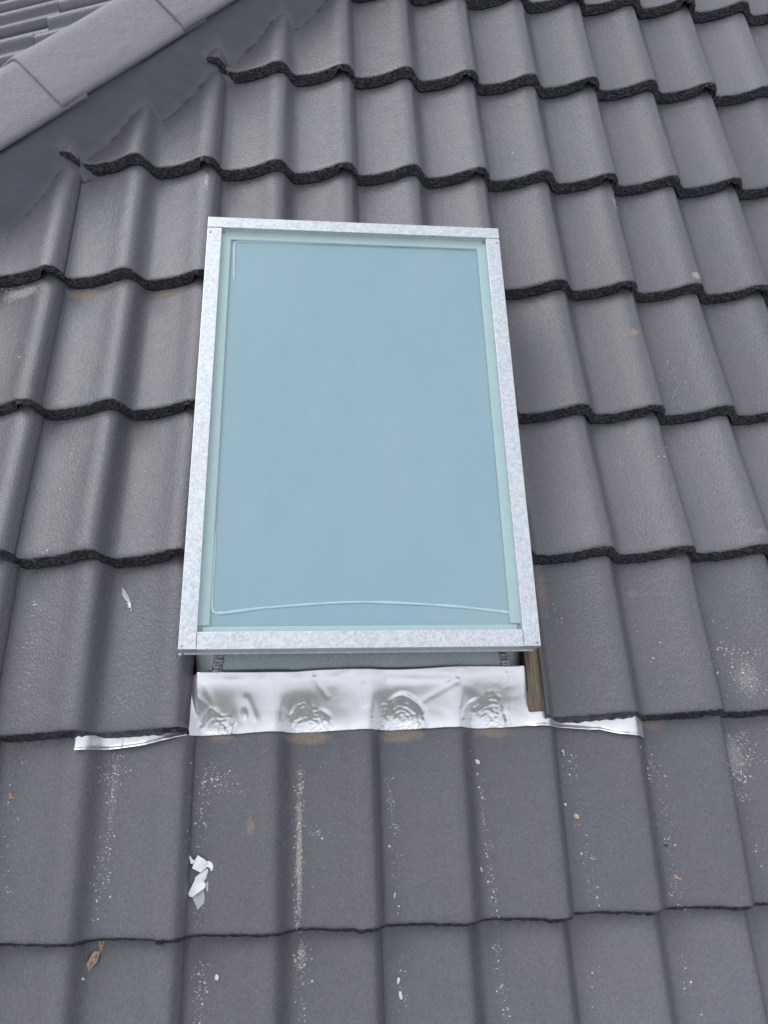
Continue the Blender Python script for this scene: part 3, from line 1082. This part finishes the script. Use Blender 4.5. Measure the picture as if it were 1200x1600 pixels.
# grit: far too many flecks to count, each a small faceted flake
STREAKS = [(-0.101, 0.275, -0.103, 0.153, 0.0131, 200, 0), (-0.103, 0.153, -0.108, 0.029, 0.0126, 219, 0), (-0.098, 0.269, -0.098, 0.218, 0.0226, 160, 0), (0.04, 0.257, 0.042, 0.119, 0.0122, 170, 0), (0.042, 0.252, 0.087, 0.202, 0.0224, 150, 0), (0.043, 0.052, 0.038, -0.004, 0.0086, 40, 1), (0.049, -0.035, 0.044, -0.117, 0.0106, 130, 0), (0.197, 0.237, 0.194, 0.113, 0.0073, 475, 1), (0.194, 0.113, 0.191, -0.007, 0.0071, 475, 1), (0.199, -0.024, 0.195, -0.068, 0.0149, 260, 1), (0.197, -0.068, 0.199, -0.126, 0.0137, 70, 0), (0.218, 0.144, 0.228, 0.13, 0.0124, 40, 0), (0.339, 0.222, 0.347, 0.144, 0.009, 120, 1), (0.347, 0.144, 0.348, 0.015, 0.0115, 60, 0), (0.351, -0.042, 0.352, -0.127, 0.0121, 35, 0), (0.491, 0.222, 0.497, 0.128, 0.0082, 91, 0), (0.497, 0.128, 0.499, 0.053, 0.0075, 76, 0), (0.499, 0.053, 0.507, -0.01, 0.0073, 62, 0), (0.505, -0.023, 0.504, -0.076, 0.0072, 60, 0), (0.503, -0.08, 0.511, -0.136, 0.0081, 70, 0), (0.65, 0.258, 0.649, 0.191, 0.0177, 70, 0), (0.655, 0.191, 0.667, -0.004, 0.0151, 200, 1), (0.653, -0.058, 0.658, -0.144, 0.0144, 35, 0), (0.789, 0.258, 0.792, 0.206, 0.0241, 80, 0), (0.792, 0.217, 0.804, 0.02, 0.0168, 240, 1), (0.803, 0.006, 0.831, -0.007, 0.0105, 30, 0), (0.806, -0.066, 0.809, -0.153, 0.0124, 40, 0), (0.953, 0.275, 0.958, 0.211, 0.039, 380, 0), (0.94, 0.217, 0.94, 0.16, 0.0243, 250, 0), (0.946, 0.14, 0.956, 0.042, 0.016, 70, 0), (0.97, 0.416, 0.99, 0.318, 0.0441, 380, 0), (0.922, 0.425, 0.936, 0.359, 0.0484, 80, 0), (0.914, 0.506, 0.94, 0.393, 0.0463, 60, 0), (-0.386, 1.191, -0.367, 1.15, 0.0582, 260, 0), (-0.384, 1.135, -0.335, 0.992, 0.0463, 110, 0), (-0.36, 1.183, -0.331, 1.147, 0.0371, 80, 0), (-0.252, 0.282, -0.253, 0.224, 0.0158, 32, 0), (-0.253, 0.224, -0.248, 0.061, 0.0155, 97, 0), (-0.237, 0.553, -0.243, 0.474, 0.0182, 29, 0), (-0.243, 0.474, -0.251, 0.358, 0.0172, 45, 0), (-0.086, 0.354, -0.111, 0.314, 0.017, 25, 0), (-0.006, 1.494, -0.009, 1.42, 0.0083, 70, 0), (0.909, 1.494, 0.907, 1.406, 0.0089, 70, 0), (0.914, 1.409, 0.934, 1.369, 0.05, 40, 0), (-0.217, 0.812, -0.231, 0.73, 0.026, 60, 0), (-0.095, 0.815, -0.091, 0.677, 0.0168, 30, 0), (-0.261, 1.102, -0.228, 0.959, 0.0215, 30, 0), (-0.103, 1.041, -0.107, 0.992, 0.0173, 25, 0), (-0.249, 0.615, -0.238, 0.593, 0.0217, 25, 0), (0.783, 1.285, 0.836, 1.252, 0.0412, 30, 0), (0.96, 1.03, 0.962, 0.929, 0.0286, 50, 0), (0.898, 0.882, 0.908, 0.717, 0.0477, 50, 0), (0.655, 0.505, 0.656, 0.434, 0.0184, 40, 1), (0.819, 0.551, 0.81, 0.33, 0.016, 60, 0), (0.693, 1.796, 0.681, 1.553, 0.0186, 30, 0), (0.889, 1.27, 0.926, 1.211, 0.0204, 20, 0), (1.33, 1.988, 1.342, 1.853, 0.0215, 30, 0)]
gv, gf, gm = [], [], []


def flake(u, v, size, mat_i):
    p, n, ob = hit(u, v)
    if ob is None or not ob.name.startswith('roof_tile') or n.dot(NRM) < 0.3:
        return
    t1 = n.cross(Vector((0.3, 0.9, 0.1))).normalized()
    t2 = n.cross(t1)
    k = random.choice((4, 5, 5, 6))
    a0 = random.random() * 6.28
    el = random.uniform(0.6, 1.0)
    h_ = size * random.uniform(0.15, 0.45)
    b = len(gv)
    ring = []
    for i in range(k):
        a = a0 + 6.2832 * i / k + random.uniform(-.3, .3)
        ring.append((math.cos(a) * size * random.uniform(0.7, 1.1), math.sin(a) * size * el * random.uniform(0.7, 1.1)))
    for (x, y) in ring:
        gv.append(p + t1 * x + t2 * y - n * 0.0002)
    for (x, y) in ring:
        gv.append(p + t1 * x * 0.75 + t2 * y * 0.75 + n * h_)
    for i in range(k):
        j = (i + 1) % k
        gf.append((b + i, b + j, b + k + j, b + k + i))
        gm.append(mat_i)
    gf.append(tuple(b + k + i for i in range(k)))
    gm.append(mat_i)


for (ua, va, ub, vb, w, cnt, tone) in STREAKS:
    for i in range(int(cnt * 1.0)):
        t = random.random()
        clump = float(vnoise(t * 14, ua * 50, 3))
        if random.random() < 0.35 - clump:
            continue
        s = random.gauss(0, 0.5)
        u = ua + (ub - ua) * t + s * w
        v_ = va + (vb - va) * t + random.gauss(0, 0.25) * min(w, 0.02)
        sz = min(0.0030, random.lognormvariate(math.log(0.00078), 0.52))
        flake(u, v_, sz, 1 if random.random() < (0.75 if tone else 0.12) else 0)
# a thin scatter in every pan
for c in range(-1, 8):
    for kx in range(-4, 11):
        for i in range(random.randint(4, 26)):
            ph = min(max(random.gauss(0.42, 0.16), 0.1), 1.0)
            u = (kx + ph) * 0.15
            v_ = c * GAUGE + random.random() * 0.29
            flake(u, v_, min(0.002, random.lognormvariate(math.log(0.00055), 0.45)), 1 if random.random() < 0.25 else 0)
grit = mesh_obj('grit', gv, gf, [M_CHIPW, M_CHIPC], None, False)
grit.data.polygons.foreach_set('material_index', gm)
grit['kind'] = 'stuff'
grit['label'] = 'pale grit and paint flecks strewn along the tile pans'


def pebble(name, label, cat, u, v, a, b, h_, mat, spin, seed):
    """A small uneven chip lying on the tile."""
    r = random.Random(seed)
    bm = bmesh.new()
    bmesh.ops.create_icosphere(bm, subdivisions=2, radius=1)
    for vt in bm.verts:
        k = 1 + 0.5 * float(fbm(np.float64(vt.co.x * 1.3 + seed), np.float64(vt.co.y * 1.3 + vt.co.z), seed, 2))
        vt.co = Vector((vt.co.x * a * k, vt.co.y * b * k, vt.co.z * h_ * k))
    o = bm_obj(name, bm, mat, None, False)
    o.matrix_world = sit(u, v, spin, h_ * 0.7)
    tag(o, label, cat, 'stone chips scattered on the tiles')
    return o


pebble('stone_chip', 'tan oval stone chip lying alone below the right half of the skylight', 'stone', .484, .073, .0028, .0052, .0016, M_STONE, .35, 1)
pebble('stone_chip', 'small orange-tan stone chip on the tile pan below the middle of the skylight', 'stone', .344, .042, .0024, .0045, .0015, M_STONE, -.25, 2)
pebble('stone_chip', 'pale grey stone chip nearest below the right end of the flashing', 'stone', .491, .237, .0036, .0048, .0016, M_STONEW, .7, 3)
pebble('stone_chip', 'white rounded stone chip right of the dead leaf on the lowest tile row', 'stone', .071, -.058, .0033, .0045, .0018, M_STONEW, .5, 4)
pebble('stone_chip', 'larger tan stone chip of two lying close together under the torn leaf bit', 'stone', .650, .146, .0050, .0038, .0018, M_STONE, -.6, 5)
pebble('stone_chip', 'smaller cream stone chip of two lying close together under the torn leaf bit', 'stone', .633, .165, .0030, .0024, .0014, M_STONEW, -.3, 6)
pebble('stone_chip', 'white elongated stone chip upper of two on the lowest tile row', 'stone', .347, -.078, .0024, .0046, .0016, M_STONEW, -.2, 7)
pebble('stone_chip', 'white elongated stone chip lower of two near the bottom edge', 'stone', .350, -.098, .0028, .0056, .0017, M_STONEW, .1, 8)
pebble('stone_chip', 'cream stone chip just beneath the tip of the dead leaf', 'stone', -.126, -.049, .0036, .0018, .0014, M_STONEW, -.5, 9)
pebble('bark_chip', 'red-brown bark chip on the right-hand tile above the lowest tile row', 'bark chip', .810, .045, .0036, .0026, .0010, M_ORANGE, -.6, 10)
pebble('bark_chip', 'dark brown bark flake between two cream specks on the right-hand tile', 'bark chip', .796, .096, .0040, .0022, .0010, M_RUBBER, -.2, 12)
pebble('bark_chip', 'orange bark chip at the far left edge below the flashing tip', 'bark chip', -.256, .211, .0028, .0050, .0010, M_ORANGE, .1, 11)


def sheet(poly, thick, z=0.0, curl=0.0, seed=0, zf=None):
    """A thin slab cut to an outline (mm), bent a little."""
    bm = bmesh.new()
    vs2 = [bm.verts.new((x / 1000, y / 1000, 0)) for x, y in poly]
    f = bm.faces.new(vs2)
    bmesh.ops.triangulate(bm, faces=[f])
    bmesh.ops.subdivide_edges(bm, edges=bm.edges[:], cuts=3, use_grid_fill=True)
    for vt in bm.verts:
        x, y = vt.co.x, vt.co.y
        vt.co.z = z + curl * float(fbm(np.float64(x * 70), np.float64(y * 70), seed, 2)) + (zf(x, y) if zf else 0)
    r = bmesh.ops.extrude_face_region(bm, geom=bm.faces[:])
    for e in r['geom']:
        if isinstance(e, bmesh.types.BMVert):
            e.co.z += thick
    bmesh.ops.recalc_face_normals(bm, faces=bm.faces)
    return bm


def px(pts, ox, oy, k):
    return [((x - ox) * k, -(y - oy) * k) for x, y in pts]


# torn white paper: a tail, a folded flap and a long strip, with two grey card bits under it
pt = thing('paper_scrap', 'torn and folded white paper scrap with grey bits below left of skylight', 'paper', sit(.041, .076, 0.0, 0.0005))
K_ = 1.08 / 15
bm_obj('paper_strip', sheet(px([(640, 700), (760, 630), (910, 560), (930, 630), (890, 720), (800, 800), (750, 900), (740, 1000), (560, 1110), (490, 1165), (430, 1160), (388, 1100), (420, 1030), (520, 830), (515, 790)], 610, 880, K_), 0.0006, 0.0036, 0.0048, 3), M_PAPER, pt)
bm_obj('paper_flap', sheet(px([(555, 352), (720, 450), (745, 500), (640, 690), (625, 695), (445, 600), (505, 440)], 610, 880, K_), 0.0006, 0.0058, 0.0036, 5, lambda x, y: 0.08 * (x + 0.002)), M_PAPER, pt)
bm_obj('paper_fold', sheet(px([(735, 480), (800, 480), (900, 550), (915, 650), (850, 680), (820, 620), (760, 590), (700, 650), (645, 690)], 610, 880, K_), 0.0006, 0.0046, 0.0020, 8), M_PAPER, pt)
bm_obj('paper_tail', sheet(px([(285, 365), (325, 335), (375, 335), (420, 385), (455, 440), (500, 440), (475, 500), (450, 520), (410, 510), (390, 420), (360, 380), (300, 378)], 610, 880, K_), 0.0006, 0.0042, 0.0016, 9), M_PAPER, pt)
bm_obj('grey_fragment', sheet(px([(480, 1185), (590, 1110), (715, 1040), (780, 1250), (640, 1385), (600, 1430), (560, 1340)], 610, 880, K_), 0.0008, 0.0006, 0.0008, 11), M_GREYBIT, pt)
bm_obj('grey_fragment', sheet(px([(765, 900), (810, 880), (855, 960), (830, 1060), (795, 1090), (760, 1040)], 610, 880, K_), 0.0010, 0.0022, 0.0006, 12), M_GREYBIT, pt)

# dead leaf
lf = thing('dead_leaf', 'curled brown dead leaf lying at the lower left tile joint', 'leaf', sit(-.116, -.025, 0, 0.001))


def cup(x, y):
    return 0.0


bm_obj('blade', sheet(px([(215, 850), (275, 850), (300, 810), (360, 770), (380, 690), (440, 570), (500, 500), (560, 510), (600, 470), (605, 560), (575, 690), (490, 780), (440, 860), (380, 885), (320, 880)], 480, 650, K_), 0.0005, 0.0012, 0.0035, 4, lambda x, y: 0.9 * abs(x * 0.86 - y * 0.5) ** 1.0 * 0.5), M_LEAF, lf)
bm_obj('withered_centre', sheet(px([(430, 720), (450, 650), (510, 600), (555, 560), (560, 640), (520, 710), (455, 760)], 480, 650, K_), 0.0004, 0.0022, 0.001, 7, lambda x, y: 0.9 * abs(x * 0.86 - y * 0.5) * 0.5), M_LEAF2, lf)
bm_obj('stalk', sheet(px([(580, 480), (600, 430), (570, 390), (590, 320), (620, 330), (615, 400), (640, 400), (650, 330), (680, 350), (700, 320), (735, 320), (705, 390), (680, 440), (625, 540), (600, 560)], 480, 650, K_), 0.0005, 0.0012, 0.002, 6), M_LEAF, lf)

# feather
ft = thing('feather', 'small grey and white feather on the tile left of the skylight', 'feather', sit(-.099, .521, 0, 0.0008))
K2 = 1.18 / 20
bm_obj('vane', sheet(px([(385, 355), (430, 390), (520, 510), (590, 620), (640, 720), (690, 850), (640, 850), (600, 800), (540, 740), (470, 650), (400, 545)], 550, 720, K2), 0.0004, 0.0008, 0.0012, 3), M_FEATHER, ft)
bm_obj('down', sheet(px([(690, 850), (715, 960), (715, 1000), (650, 990), (600, 950), (660, 950), (600, 905), (620, 880), (545, 845), (620, 850), (590, 800), (530, 740), (460, 640), (400, 550), (440, 570), (540, 700), (610, 790), (650, 850)], 550, 720, K2), 0.0004, 0.0014, 0.0010, 5), M_DOWN, ft)
bm_obj('quill', sheet(px([(700, 990), (715, 985), (745, 1105), (728, 1108)], 550, 720, K2), 0.0006, 0.0008, 0.0, 5), M_DOWN, ft)

# torn leaf bit
tl = sheet([(-3, 4), (1, 5), (3.4, 2), (2.6, -2), (3.0, -6), (0.6, -5.5), (-0.4, 0), (-3.4, 1.5)], 0.0005, 0.0006, 0.002, 2)
o = bm_obj('torn_leaf', tl, M_STONE)
o.matrix_world = sit(.638, .247, 0, 0.0008)
tag(o, 'pinkish tan torn leaf bit below the right end of the flashing', 'leaf')
